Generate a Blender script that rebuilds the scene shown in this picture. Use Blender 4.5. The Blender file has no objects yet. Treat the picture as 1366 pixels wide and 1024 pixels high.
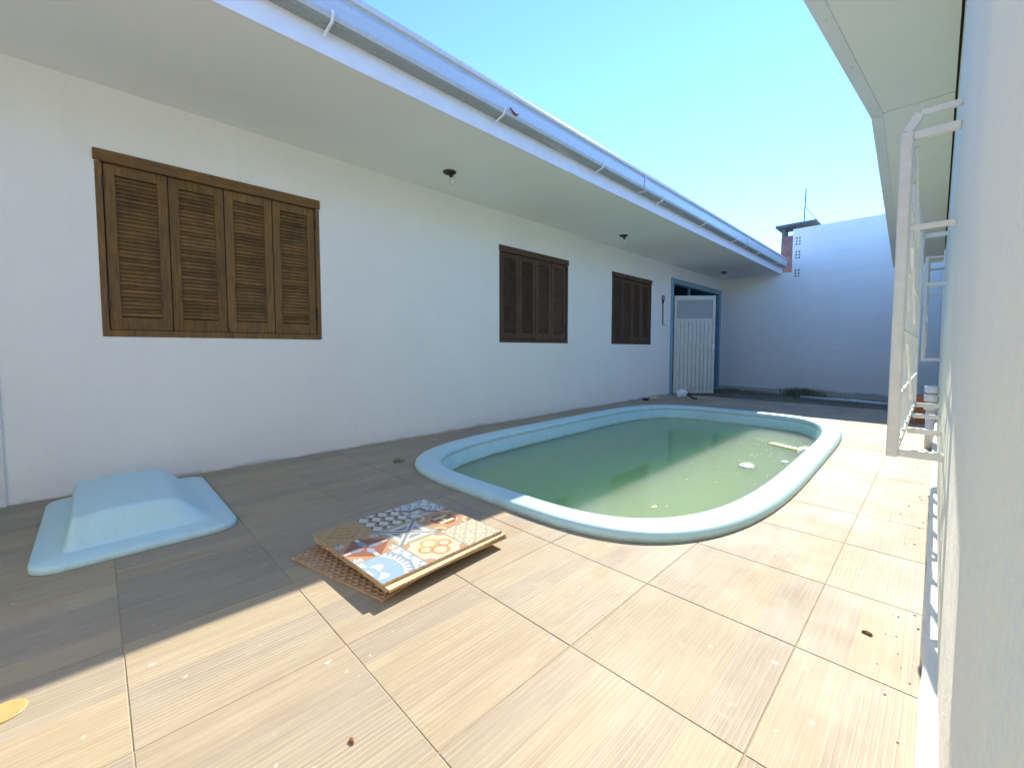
import bpy, bmesh, math, random
from mathutils import Vector, Matrix
random.seed(7)
R = math.radians
scene = bpy.context.scene
COL = scene.collection

# ------------------------------------------------------------------ camera
cam_d = bpy.data.cameras.new('camera')
cam_d.sensor_fit = 'HORIZONTAL'; cam_d.sensor_width = 36.0
cam_d.lens = 561.0 / 1366 * 36.0
cam_d.shift_y = -16.47 / 1366
cam_d.clip_start = 0.005; cam_d.clip_end = 2000
cam = bpy.data.objects.new('camera', cam_d); COL.objects.link(cam)
cam.location = (1.276, -0.029, 0.933)
cam.rotation_euler = (R(90 - 3.0975), 0, R(45.2355))
scene.camera = cam

# ------------------------------------------------------------------ light
SUN = Vector((-0.25, 1.2, 1.0)).normalized()
el = math.asin(SUN.z); az = math.atan2(SUN.x, SUN.y)
world = bpy.data.worlds.new('World'); scene.world = world; world.use_nodes = True
wn = world.node_tree; wn.nodes.clear()
sky = wn.nodes.new('ShaderNodeTexSky'); sky.sky_type = 'NISHITA'; sky.sun_disc = False
sky.sun_elevation = el; sky.sun_rotation = az; sky.altitude = 0
sky.air_density = 0.62; sky.dust_density = 0.0; sky.ozone_density = 9.0
bg = wn.nodes.new('ShaderNodeBackground'); bg.inputs['Strength'].default_value = 0.15
wo = wn.nodes.new('ShaderNodeOutputWorld')
wn.links.new(sky.outputs[0], bg.inputs[0]); wn.links.new(bg.outputs[0], wo.inputs[0])
sun_d = bpy.data.lights.new('sun', 'SUN'); sun_d.energy = 2.0; sun_d.angle = R(0.5); sun_d.color = (1.0, 0.93, 0.82)
sun_o = bpy.data.objects.new('sun', sun_d); COL.objects.link(sun_o)
sun_o.rotation_euler = SUN.to_track_quat('Z', 'Y').to_euler(); sun_o.location = (0, 0, 8)
vs = scene.view_settings
vs.view_transform = 'Standard'; vs.look = 'None'; vs.gamma = 1.0; vs.use_curve_mapping = False
vs.exposure = 2.1
scene.cycles.max_bounces = 9; scene.cycles.diffuse_bounces = 6

# ------------------------------------------------------------------ materials
class NT:
    def __init__(s, name):
        s.m = bpy.data.materials.new(name); s.m.use_nodes = True
        s.t = s.m.node_tree; s.b = s.t.nodes['Principled BSDF']; s.out = s.t.nodes['Material Output']
    def n(s, typ, **kw):
        nd = s.t.nodes.new('ShaderNode' + typ)
        for k, v in kw.items():
            if k in nd.inputs: nd.inputs[k].default_value = v
            else: setattr(nd, k, v)
        return nd
    def l(s, a, b): s.t.links.new(a, b)
    def pos(s): return s.n('NewGeometry').outputs['Position']
    def obj(s): return s.n('TexCoord').outputs['Object']
    def mapping(s, v, sc=(1, 1, 1), loc=(0, 0, 0)):
        m = s.n('Mapping'); m.inputs['Scale'].default_value = sc; m.inputs['Location'].default_value = loc
        s.l(v, m.inputs['Vector']); return m.outputs[0]
    def noise(s, v, scale, detail=4, rough=0.55, dist=0):
        nd = s.n('TexNoise'); nd.inputs['Scale'].default_value = scale; nd.inputs['Detail'].default_value = detail
        nd.inputs['Roughness'].default_value = rough; nd.inputs['Distortion'].default_value = dist
        s.l(v, nd.inputs['Vector']); return nd.outputs['Fac']
    def ramp(s, f, stops):
        r = s.n('ValToRGB'); e = r.color_ramp.elements
        while len(e) < len(stops): e.new(0.5)
        for i, (p, c) in enumerate(stops):
            e[i].position = p
            e[i].color = (c, c, c, 1) if isinstance(c, (int, float)) else (*c, 1)
        s.l(f, r.inputs[0]); return r.outputs[0]
    def mix(s, f, a, b, mode='MIX'):
        m = s.n('Mix', data_type='RGBA', blend_type=mode)
        for sock, v in ((m.inputs[0], f), (m.inputs[6], a), (m.inputs[7], b)):
            if isinstance(v, (int, float)): sock.default_value = v
            elif isinstance(v, tuple): sock.default_value = (*v, 1)
            else: s.l(v, sock)
        return m.outputs[2]
    def math(s, op, a, b=0.0, c=None):
        m = s.n('Math', operation=op)
        for i, v in enumerate((a, b, c)):
            if v is None: continue
            if isinstance(v, (int, float)): m.inputs[i].default_value = v
            else: s.l(v, m.inputs[i])
        return m.outputs[0]
    def bump(s, h, strength=0.3, dist=0.01, prev=None):
        b = s.n('Bump'); b.inputs['Strength'].default_value = strength; b.inputs['Distance'].default_value = dist
        s.l(h, b.inputs['Height'])
        if prev is not None: s.l(prev, b.inputs['Normal'])
        s.l(b.outputs[0], s.b.inputs['Normal']); return b.outputs[0]
    def base(s, c):
        if isinstance(c, tuple): s.b.inputs['Base Color'].default_value = (*c, 1)
        else: s.l(c, s.b.inputs['Base Color'])
    def rough(s, v):
        if isinstance(v, (int, float)): s.b.inputs['Roughness'].default_value = v
        else: s.l(v, s.b.inputs['Roughness'])

def plain(name, c, rough=0.6, metal=0.0, var=0.12, scale=18, bump=0.15):
    k = NT(name); v = k.obj()
    f = k.noise(v, scale, 5, 0.6)
    lo = tuple(x * (1 - var) for x in c); hi = tuple(min(1, x * (1 + var)) for x in c)
    k.base(k.ramp(f, [(0.3, lo), (0.7, hi)])); k.rough(rough); k.b.inputs['Metallic'].default_value = metal
    if bump: k.bump(f, bump, 0.004)
    return k.m

def plaster(name, c, dirt=True, grain=1.0):
    k = NT(name); v = k.pos()
    big = k.noise(v, 0.9, 4, 0.6); fine = k.noise(v, 90, 3, 0.6); mid = k.noise(v, 7, 5, 0.6)
    col = k.mix(k.ramp(big, [(0.35, 0.0), (0.75, 1.0)]), tuple(x * 0.95 for x in c), c)
    col = k.mix(k.ramp(mid, [(0.62, 0.0), (0.8, 0.25)]), col, tuple(x * 0.86 for x in c))
    if dirt:
        sep = k.n('SeparateXYZ'); k.l(v, sep.inputs[0])
        h = k.math('ADD', sep.outputs[2], k.math('MULTIPLY', k.noise(k.mapping(v, (0.5, 0.5, 0.6)), 4, 8, 0.75), -0.16))
        h2 = k.n('MapRange'); k.l(h, h2.inputs[0]); h2.inputs[1].default_value = -0.085; h2.inputs[2].default_value = -0.055
        h2.inputs[3].default_value = 0.6; h2.inputs[4].default_value = 0.0
        col = k.mix(h2.outputs[0], col, (0.36, 0.31, 0.23))
        st = k.noise(k.mapping(v, (3.0, 3.0, 0.25)), 2.2, 5, 0.65)
        col = k.mix(k.ramp(st, [(0.6, 0.0), (0.85, 0.22)]), col, tuple(x * 0.75 for x in c))
    k.base(col); k.rough(0.85)
    hb = k.math('ADD', k.math('MULTIPLY', fine, 0.35), mid)
    n1 = k.bump(hb, 0.4 * grain, 0.012)
    lum = k.noise(k.mapping(v, (1, 1, 1.6)), 2.1, 3, 0.5)
    k.bump(lum, 0.35 if dirt else 0.1, 0.05, n1)
    return k.m

M = {}
M['wall'] = plaster('white_plaster', (0.88, 0.865, 0.79))
M['wall_right'] = plaster('rough_white_plaster', (0.86, 0.86, 0.73), True, 1.5)
M['soffit'] = plaster('soffit_paint', (0.89, 0.88, 0.84), False, 0.3)
M['fascia'] = plain('fascia_paint', (0.80, 0.81, 0.82), 0.5, 0, 0.04, 6, 0.05)
M['white_paint'] = plain('white_enamel', (0.78, 0.77, 0.72), 0.4, 0, 0.06, 25, 0.1)
M['white_plastic'] = plain('white_plastic', (0.80, 0.80, 0.80), 0.35, 0, 0.05, 20, 0.0)
M['dark'] = plain('dark_void', (0.015, 0.017, 0.02), 0.9, 0, 0.1, 5, 0)
M['room'] = plain('room_paint', (0.10, 0.22, 0.30), 0.8, 0, 0.1, 3, 0)
M['iron'] = plain('dark_iron', (0.04, 0.037, 0.035), 0.8, 0.0, 0.3, 40, 0.2)
M['blue_frame'] = plain('blue_grey_paint', (0.22, 0.36, 0.44), 0.45, 0, 0.08, 14, 0.1)
M['door'] = plain('cream_metal_paint', (0.62, 0.62, 0.55), 0.42, 0, 0.06, 9, 0.08)
M['mesh_panel'] = plain('door_screen', (0.34, 0.37, 0.36), 0.6, 0, 0.1, 60, 0.2)
M['terracotta'] = plain('terracotta', (0.42, 0.16, 0.08), 0.85, 0, 0.2, 22, 0.4)
M['mortar'] = plain('mortar', (0.45, 0.40, 0.33), 0.9, 0, 0.15, 30, 0.4)
M['orange'] = plain('orange_plastic', (0.66, 0.38, 0.14), 0.35, 0, 0.1, 20, 0)
M['yellow'] = plain('yellow_foam', (0.62, 0.58, 0.20), 0.6, 0, 0.12, 30, 0.2)
M['foam'] = plain('white_foam', (0.78, 0.77, 0.74), 0.7, 0, 0.1, 40, 0.4)
M['beige'] = plain('beige_sponge', (0.62, 0.50, 0.34), 0.8, 0, 0.12, 50, 0.5)
M['rag'] = plain('red_rag', (0.28, 0.04, 0.03), 0.9, 0, 0.2, 50, 0.2)
M['roof'] = plain('roof_sheet', (0.35, 0.34, 0.32), 0.8, 0, 0.15, 6, 0.2)
M['slab'] = plain('dark_slab', (0.10, 0.12, 0.14), 0.85, 0, 0.2, 15, 0.3)
M['brick_red'] = plain('chimney_render', (0.25, 0.15, 0.135), 0.9, 0, 0.3, 6, 0.4)
M['leaf'] = plain('weed_leaf', (0.22, 0.26, 0.14), 0.6, 0, 0.35, 12, 0)
M['dry_leaf'] = plain('dry_leaf', (0.20, 0.09, 0.03), 0.8, 0, 0.3, 60, 0.2)
M['chip'] = plain('plaster_chip', (0.45, 0.42, 0.38), 0.9, 0, 0.3, 60, 0.3)
M['glass'] = plain('bulb_glass', (0.75, 0.75, 0.70), 0.1, 0, 0.02, 5, 0)

def gutter_mat():
    k = NT('gutter_metal'); v = k.pos()
    f = k.noise(v, 40, 6, 0.7); g = k.noise(k.mapping(v, (6, 0.8, 6)), 3, 4, 0.6)
    col = k.mix(k.ramp(f, [(0.35, 0.0), (0.7, 1.0)]), (0.54, 0.56, 0.54), (0.62, 0.63, 0.60))
    col = k.mix(k.ramp(g, [(0.5, 0.0), (0.75, 0.4)]), col, (0.50, 0.51, 0.47))
    k.base(col); k.b.inputs['Metallic'].default_value = 0.25; k.rough(k.ramp(f, [(0.3, 0.3), (0.8, 0.4)]))
    k.bump(g, 0.15, 0.01)
    return k.m
M['gutter'] = gutter_mat()
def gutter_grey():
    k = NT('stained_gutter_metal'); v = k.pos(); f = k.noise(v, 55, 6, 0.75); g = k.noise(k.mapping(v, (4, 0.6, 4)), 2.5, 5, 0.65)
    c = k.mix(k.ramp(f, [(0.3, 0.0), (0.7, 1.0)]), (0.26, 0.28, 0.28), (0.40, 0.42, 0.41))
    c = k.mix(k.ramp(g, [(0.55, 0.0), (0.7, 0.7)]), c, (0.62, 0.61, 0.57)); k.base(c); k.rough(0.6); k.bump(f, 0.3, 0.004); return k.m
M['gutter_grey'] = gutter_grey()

def wood_mat(name, light, dark, grey, along='z'):
    k = NT(name); v = k.obj(); oi = k.n('ObjectInfo')
    add = k.n('VectorMath', operation='ADD'); k.l(v, add.inputs[0])
    cmb = k.n('CombineXYZ')
    for i in range(3): k.l(k.math('MULTIPLY', oi.outputs['Random'], 13.0 + i), cmb.inputs[i])
    k.l(cmb.outputs[0], add.inputs[1]); vv = add.outputs[0]
    g = k.noise(k.mapping(vv, (14, 14, 1.1) if along == 'z' else (14, 1.1, 14)), 6, 6, 0.65, 0.6)
    col = k.ramp(g, [(0.25, dark), (0.55, light), (0.85, tuple(x * 1.25 for x in light))])
    patch = k.noise(k.mapping(k.pos(), (1, 3.4, 1.3)), 2.3, 6, 0.65)
    col = k.mix(k.ramp(patch, [(0.44, 0.0), (0.74, 0.8)]), col, k.mix(g, tuple(x * 0.7 for x in grey), tuple(x * 1.2 for x in grey)))
    tone = k.n('MapRange'); k.l(oi.outputs['Random'], tone.inputs[0]); tone.inputs[3].default_value = 0.75; tone.inputs[4].default_value = 1.2
    hsv = k.n('HueSaturation'); k.l(col, hsv.inputs['Color']); k.l(tone.outputs[0], hsv.inputs['Value'])
    k.base(hsv.outputs[0]); k.rough(0.8); k.b.inputs['Specular IOR Level'].default_value = 0.2; k.bump(g, 0.35, 0.004)
    return k.m
W1 = ((0.235, 0.132, 0.047), (0.10, 0.058, 0.024), (0.10, 0.078, 0.05)); W2 = ((0.125, 0.072, 0.042), (0.055, 0.033, 0.021), (0.07, 0.054, 0.042))
M['wood'] = wood_mat('weathered_wood', *W1); M['wood_h'] = wood_mat('weathered_wood_across', *W1, 'y')
M['wood_dark'] = wood_mat('dark_weathered_wood', *W2); M['wood_dark_h'] = wood_mat('dark_weathered_wood_across', *W2, 'y')

RUST = [(0.346, 1.424, 0.045), (0.88, 1.728, 0.05), (-0.22, 1.50, 0.09), (1.0, 2.55, 0.03), (1.02, 2.9, 0.02), (-0.95, 1.25, 0.08), (-1.4, 1.45, 0.07)]
def tile_mat():
    k = NT('wood_look_tile'); v = k.pos(); oi = k.n('ObjectInfo'); rnd = oi.outputs['Random']
    sep = k.n('SeparateXYZ'); k.l(v, sep.inputs[0])
    X, Y = sep.outputs[0], sep.outputs[1]
    # printed boards, 4 to a tile, each with its own tone
    bi = k.math('FLOOR', k.math('MULTIPLY', X, 8.0))
    wn_ = k.n('TexWhiteNoise', noise_dimensions='2D'); c2 = k.n('CombineXYZ'); k.l(bi, c2.inputs[0]); k.l(rnd, c2.inputs[1])
    k.l(c2.outputs[0], wn_.inputs['Vector']); tone = wn_.outputs['Value']
    shift = k.math('MULTIPLY', tone, 9.0)
    c3 = k.n('CombineXYZ'); k.l(X, c3.inputs[0]); k.l(k.math('ADD', Y, shift), c3.inputs[1]); k.l(rnd, c3.inputs[2])
    grain = k.noise(k.mapping(c3.outputs[0], (32, 1.6, 5)), 2.2, 4, 0.68, 0.5)
    fine = k.noise(k.mapping(c3.outputs[0], (150, 4.0, 5)), 1.0, 5, 0.6, 0.2)
    warm = k.mix(k.ramp(tone, [(0.15, 0.0), (0.85, 1.0)]), (0.44, 0.355, 0.225), (0.365, 0.31, 0.23))
    blot = k.noise(k.mapping(c3.outputs[0], (9, 2.0, 5)), 1.6, 5, 0.6, 0.4)
    col = k.mix(k.ramp(blot, [(0.3, 0.0), (0.7, 1.0)]), k.mix(1.0, warm, (0.84, 0.82, 0.80), 'MULTIPLY'), warm)
    col = k.mix(k.ramp(grain, [(0.34, 0.6), (0.6, 0.0)]), col, k.mix(1.0, warm, (0.74, 0.70, 0.66), 'MULTIPLY'))
    col = k.mix(k.ramp(fine, [(0.46, 0.0), (0.72, 0.4)]), col, (0.51, 0.435, 0.295))
    # pressed ridges
    wob = k.math('ADD', X, k.math('MULTIPLY', k.noise(k.mapping(c3.outputs[0], (3, 0.5, 1)), 1.2, 2), 0.035))
    rid = k.math('SINE', k.math('MULTIPLY', wob, 430.0))
    rm = k.math('MULTIPLY', k.ramp(rid, [(0.35, 0.0), (0.95, 1.0)]), k.ramp(k.noise(k.mapping(v, (3.2, 0.6, 1)), 1.3, 3), [(0.40, 0.0), (0.55, 1.0)]))
    col = k.mix(k.math('MULTIPLY', rm, 0.45), col, (0.56, 0.475, 0.33))
    # grime, lime bloom, paint specks
    gr = k.noise(v, 1.7, 4, 0.65)
    nearw = k.n('MapRange'); k.l(X, nearw.inputs[0]); nearw.inputs[1].default_value = -2.5; nearw.inputs[2].default_value = -0.3
    nearw.inputs[3].default_value = 0.16; nearw.inputs[4].default_value = 0.14
    col = k.mix(k.math('MULTIPLY', k.ramp(gr, [(0.3, 0.25), (0.7, 1.0)]), nearw.outputs[0]), col, (0.24, 0.20, 0.15))
    sp = k.n('TexVoronoi', feature='F1'); sp.inputs['Scale'].default_value = 17; sp.inputs['Randomness'].default_value = 1.0
    dist = k.n('VectorMath', operation='ADD'); k.l(v, dist.inputs[0])
    nz = k.n('TexNoise'); nz.inputs['Scale'].default_value = 60; k.l(v, nz.inputs['Vector'])
    scl = k.n('VectorMath', operation='SCALE'); scl.inputs[3].default_value = 0.022; k.l(nz.outputs['Color'], scl.inputs[0]); k.l(scl.outputs[0], dist.inputs[1])
    k.l(dist.outputs[0], sp.inputs['Vector'])
    thr = k.math('MULTIPLY', k.math('POWER', k.noise(v, 3.3, 3), 3.0), 0.55)
    sc = k.n('SeparateColor'); k.l(sp.outputs['Color'], sc.inputs[0])
    soft = k.n('MapRange'); k.l(k.math('SUBTRACT', sp.outputs['Distance'], thr), soft.inputs[0]); soft.inputs[1].default_value = -0.05; soft.inputs[2].default_value = 0.03
    soft.inputs[3].default_value = 1.0; soft.inputs[4].default_value = 0.0
    speck = k.math('MULTIPLY', soft.outputs[0], k.math('GREATER_THAN', sc.outputs[0], 0.66))
    col = k.mix(k.math('MULTIPLY', speck, 0.6), col, (0.68, 0.64, 0.55))
    bl = k.noise(k.mapping(v, (3, 1.4, 1)), 4.2, 5, 0.75)
    col = k.mix(k.ramp(bl, [(0.62, 0.0), (0.74, 0.4)]), col, (0.56, 0.52, 0.44))
    # rust marks on the tiles
    for (rx, ry, rr) in RUST:
        d = k.n('VectorMath', operation='DISTANCE'); k.l(dist.outputs[0], d.inputs[0]); d.inputs[1].default_value = (rx, ry, 0.01)
        f = k.n('MapRange'); k.l(d.outputs['Value'], f.inputs[0]); f.inputs[1].default_value = 0.004; f.inputs[2].default_value = rr
        f.inputs[3].default_value = 0.55; f.inputs[4].default_value = 0.0
        col = k.mix(k.math('MULTIPLY', f.outputs[0], k.noise(v, 25, 4)), col, (0.42, 0.17, 0.04))
    val = k.n('MapRange'); k.l(rnd, val.inputs[0]); val.inputs[3].default_value = 0.93; val.inputs[4].default_value = 1.06
    hsv = k.n('HueSaturation'); k.l(col, hsv.inputs['Color']); k.l(val.outputs[0], hsv.inputs['Value'])
    k.base(hsv.outputs[0]); k.rough(k.ramp(gr, [(0.3, 0.58), (0.7, 0.8)]))
    hh = k.math('ADD', k.math('MULTIPLY', grain, 0.5), k.math('MULTIPLY', rm, 0.9))
    k.bump(hh, 0.3, 0.004)
    return k.m
M['tile'] = tile_mat()

def grout_mat():
    k = NT('dirty_grout'); v = k.pos(); f = k.noise(v, 14, 6, 0.7)
    k.base(k.ramp(f, [(0.3, (0.31, 0.25, 0.16)), (0.7, (0.48, 0.40, 0.28))])); k.rough(0.95); k.bump(f, 0.5, 0.004)
    return k.m
M['grout'] = grout_mat()
def soil_mat():
    k = NT('mossy_concrete'); v = k.pos(); f = k.noise(v, 2.2, 7, 0.7); g = k.noise(v, 26, 5, 0.7)
    c = k.mix(k.ramp(f, [(0.4, 0.0), (0.62, 1.0)]), (0.23, 0.20, 0.165), (0.10, 0.12, 0.055))
    c = k.mix(k.ramp(g, [(0.45, 0.0), (0.75, 0.6)]), c, (0.09, 0.07, 0.05))
    k.base(c); k.rough(0.95); k.bump(g, 0.7, 0.03)
    return k.m
M['soil'] = soil_mat()
def fibre_mat():
    k = NT('blue_fibreglass'); v = k.pos()
    f = k.noise(v, 2.5, 5, 0.6); s = k.noise(v, 35, 5, 0.7); sep = k.n('SeparateXYZ'); k.l(v, sep.inputs[0])
    c = k.mix(f, (0.47, 0.73, 0.77), (0.55, 0.78, 0.81))
    c = k.mix(k.ramp(s, [(0.55, 0.0), (0.8, 0.35)]), c, (0.55, 0.70, 0.70))
    sm_ = k.noise(k.mapping(v, (1.0, 2.5, 1)), 3.2, 7, 0.72)
    c = k.mix(k.ramp(sm_, [(0.52, 0.0), (0.72, 0.35)]), c, (0.42, 0.50, 0.44))
    zz = k.math('ADD', sep.outputs[2], k.math('MULTIPLY', k.noise(v, 8, 5), 0.05))
    lime = k.n('MapRange'); k.l(zz, lime.inputs[0]); lime.inputs[1].default_value = -0.115; lime.inputs[2].default_value = -0.085
    lime.inputs[3].default_value = 1.0; lime.inputs[4].default_value = 0.0
    c = k.mix(k.math('MULTIPLY', lime.outputs[0], 0.85), c, (0.33, 0.52, 0.17))
    gm = k.noise(v, 11, 6, 0.7)
    low = k.n('MapRange'); k.l(k.math('ADD', sep.outputs[2], k.math('MULTIPLY', gm, 0.03)), low.inputs[0]); low.inputs[1].default_value = 0.018; low.inputs[2].default_value = 0.036
    low.inputs[3].default_value = 0.5; low.inputs[4].default_value = 0.0
    pos_only = k.math('MULTIPLY', low.outputs[0], k.math('GREATER_THAN', sep.outputs[2], -0.01))
    c = k.mix(pos_only, c, (0.30, 0.30, 0.20))
    k.base(c); k.rough(k.ramp(s, [(0.3, 0.28), (0.75, 0.5)])); k.bump(s, 0.06, 0.004)
    return k.m
M['fibre'] = fibre_mat()

def water_mat():
    k = NT('green_pool_water'); t = k.t; t.nodes.remove(k.b)
    v = k.pos()
    n1 = k.noise(k.mapping(v, (1, 0.7, 1)), 6, 3, 0.5)
    bp = k.n('Bump'); bp.inputs['Strength'].default_value = 0.05; bp.inputs['Distance'].default_value = 0.01; k.l(n1, bp.inputs['Height'])
    fr = k.n('Fresnel'); fr.inputs['IOR'].default_value = 1.33; k.l(bp.outputs[0], fr.inputs['Normal'])
    gl = k.n('BsdfGlossy'); gl.inputs['Roughness'].default_value = 0.015; k.l(bp.outputs[0], gl.inputs['Normal'])
    tr = k.n('BsdfTransparent'); tr.inputs['Color'].default_value = (0.80, 0.95, 0.72, 1)
    df = k.n('SubsurfaceScattering'); df.inputs['Color'].default_value = (0.42, 0.68, 0.33, 1)
    df.inputs['Scale'].default_value = 2.5; df.inputs['Radius'].default_value = (0.7, 1.0, 0.5)
    body = k.n('MixShader'); body.inputs[0].default_value = 0.56; k.l(tr.outputs[0], body.inputs[1]); k.l(df.outputs[0], body.inputs[2])
    mx = k.n('MixShader'); k.l(fr.outputs[0], mx.inputs[0]); k.l(body.outputs[0], mx.inputs[1]); k.l(gl.outputs[0], mx.inputs[2])
    k.l(mx.outputs[0], k.out.inputs['Surface'])
    return k.m
M['water'] = water_mat()

def vcol_mat():
    k = NT('printed_tile_glaze'); a = k.n('VertexColor'); a.layer_name = 'print'
    f = k.noise(k.obj(), 45, 4)
    c = k.mix(k.ramp(f, [(0.55, 0.0), (0.8, 0.25)]), a.outputs['Color'], (0.5, 0.46, 0.38))
    k.base(c); k.rough(0.38); k.bump(f, 0.05, 0.002)
    return k.m
M['print'] = vcol_mat()
def waffle_mat():
    k = NT('waffle_tile_back'); v = k.obj(); w = k.n('TexBrick'); 
    f = k.noise(v, 20, 4)
    k.base(k.ramp(f, [(0.3, (0.42, 0.25, 0.13)), (0.7, (0.56, 0.38, 0.22))])); k.rough(0.9)
    sx = k.n('SeparateXYZ'); k.l(v, sx.inputs[0])
    a = k.math('SINE', k.math('MULTIPLY', k.math('ADD', sx.outputs[0], sx.outputs[1]), 160.0))
    b = k.math('SINE', k.math('MULTIPLY', k.math('SUBTRACT', sx.outputs[0], sx.outputs[1]), 160.0))
    k.bump(k.math('MAXIMUM', a, b), 0.8, 0.004)
    return k.m
M['biscuit'] = waffle_mat()

# ------------------------------------------------------------------ mesh helpers
class MB:
    def __init__(s): s.v = []; s.f = []
    def quad(s, a, b, c, d):
        i = len(s.v); s.v += [a, b, c, d]; s.f.append((i, i + 1, i + 2, i + 3)); return s
    def box(s, x0, x1, y0, y1, z0, z1, bev=0.0, mat=None):
        bm = bmesh.new(); bmesh.ops.create_cube(bm, size=1.0)
        for w in bm.verts:
            w.co = Vector(((x0 + x1) / 2 + w.co.x * (x1 - x0), (y0 + y1) / 2 + w.co.y * (y1 - y0), (z0 + z1) / 2 + w.co.z * (z1 - z0)))
        if bev: bmesh.ops.bevel(bm, geom=list(bm.edges), offset=bev, segments=1, affect='EDGES')
        if mat is not None: bmesh.ops.transform(bm, matrix=mat, verts=bm.verts)
        s.add_bm(bm); bm.free(); return s
    def add_bm(s, bm):
        i = len(s.v); bm.verts.index_update()
        s.v += [tuple(w.co) for w in bm.verts]; s.f += [tuple(i + w.index for w in f.verts) for f in bm.faces]
    def prism(s, prof, y0, y1, closed=True):        # profile in x,z swept along y
        n = len(prof); i = len(s.v)
        s.v += [(p[0], y0, p[1]) for p in prof] + [(p[0], y1, p[1]) for p in prof]
        for k in range(n if closed else n - 1):
            a, b = k, (k + 1) % n; s.f.append((i + a, i + b, i + n + b, i + n + a))
        if closed: s.f.append(tuple(i + k for k in range(n))[::-1]); s.f.append(tuple(i + n + k for k in range(n)))
        return s
    def tube(s, pts, r, seg=8):
        pts = [Vector(p) for p in pts]; rs = r if isinstance(r, (list, tuple)) else [r] * len(pts)
        i0 = len(s.v); up = Vector((0.31, 0.17, 0.93))
        for j, p in enumerate(pts):
            d = (pts[min(j + 1, len(pts) - 1)] - pts[max(j - 1, 0)]).normalized()
            a = d.cross(up).normalized(); b = d.cross(a).normalized()
            for q in range(seg):
                t = 2 * math.pi * q / seg; s.v.append(tuple(p + (a * math.cos(t) + b * math.sin(t)) * rs[j]))
        for j in range(len(pts) - 1):
            for q in range(seg):
                a = i0 + j * seg + q; b = i0 + j * seg + (q + 1) % seg; s.f.append((a, b, b + seg, a + seg))
        s.f.append(tuple(i0 + q for q in range(seg))); s.f.append(tuple(i0 + (len(pts) - 1) * seg + q for q in range(seg))[::-1]); return s
    def lathe(s, prof, c=(0, 0, 0), seg=20, mat=None):   # (r, z)
        i0 = len(s.v)
        for (r, z) in prof:
            for q in range(seg):
                t = 2 * math.pi * q / seg; p = Vector((r * math.cos(t), r * math.sin(t), z))
                if mat is not None: p = mat @ p
                s.v.append(tuple(p + Vector(c)))
        for j in range(len(prof) - 1):
            for q in range(seg):
                a = i0 + j * seg + q; b = i0 + j * seg + (q + 1) % seg; s.f.append((a, b, b + seg, a + seg))
        s.f.append(tuple(i0 + q for q in range(seg))[::-1]); s.f.append(tuple(i0 + (len(prof) - 1) * seg + q for q in range(seg))); return s
    def build(s, name, mat, parent=None, smooth=False, recalc=True):
        me = bpy.data.meshes.new(name); me.from_pydata(s.v, [], s.f)
        if recalc:
            bm = bmesh.new(); bm.from_mesh(me); bmesh.ops.recalc_face_normals(bm, faces=bm.faces); bm.to_mesh(me); bm.free()
        if smooth:
            for p in me.polygons: p.use_smooth = True
        me.materials.append(mat); o = bpy.data.objects.new(name, me); COL.objects.link(o)
        if parent is not None: o.parent = parent; o.matrix_parent_inverse = parent_inv(parent)
        return o
def world_mat(o):
    m = Matrix.LocRotScale(o.location, o.rotation_euler, o.scale)
    return world_mat(o.parent) @ o.matrix_parent_inverse @ m if o.parent else m
def parent_inv(p): return world_mat(p).inverted()
def empty(name, loc=(0, 0, 0), rz=0.0):
    o = bpy.data.objects.new(name, None); COL.objects.link(o); o.location = loc; o.rotation_euler = (0, 0, rz); o.empty_display_size = 0.1; return o
def tag(o, label, cat, group=None):
    o['label'] = label; o['category'] = cat
    if group: o['group'] = group
    return o
def struct(o, kind='structure'): o['kind'] = kind; return o
def copy_mesh(o, parent, loc=None):
    c = o.copy(); COL.objects.link(c); c.parent = parent
    if loc is not None: c.location = loc
    return c

def wall_x(mb, x, back, ya, yb, za, zb, holes):
    """wall face at x with reveals going to x=back; holes = (y0,y1,z0,z1)"""
    ys = sorted({ya, yb, *[h[0] for h in holes], *[h[1] for h in holes]}); zs = sorted({za, zb, *[h[2] for h in holes], *[h[3] for h in holes]})
    ys = [y for y in ys if ya <= y <= yb]; zs = [z for z in zs if za <= z <= zb]
    for xx in (x, back):
        for i in range(len(ys) - 1):
            for j in range(len(zs) - 1):
                cy, cz = (ys[i] + ys[i + 1]) / 2, (zs[j] + zs[j + 1]) / 2
                if any(h[0] < cy < h[1] and h[2] < cz < h[3] for h in holes): continue
                mb.quad((xx, ys[i], zs[j]), (xx, ys[i + 1], zs[j]), (xx, ys[i + 1], zs[j + 1]), (xx, ys[i], zs[j + 1]))
    for (a, b, c, d) in holes:
        c2 = max(c, za)
        mb.quad((x, a, c2), (back, a, c2), (back, a, d), (x, a, d)); mb.quad((x, b, c2), (back, b, c2), (back, b, d), (x, b, d))
        mb.quad((x, a, d), (back, a, d), (back, b, d), (x, b, d))
        if c > za: mb.quad((x, a, c), (back, a, c), (back, b, c), (x, b, c))
    mb.quad((x, ya, za), (back, ya, za), (back, ya, zb), (x, ya, zb)); mb.quad((x, yb, za), (back, yb, za), (back, yb, zb), (x, yb, zb))
    mb.quad((x, ya, zb), (back, ya, zb), (back, yb, zb), (x, yb, zb))

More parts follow.
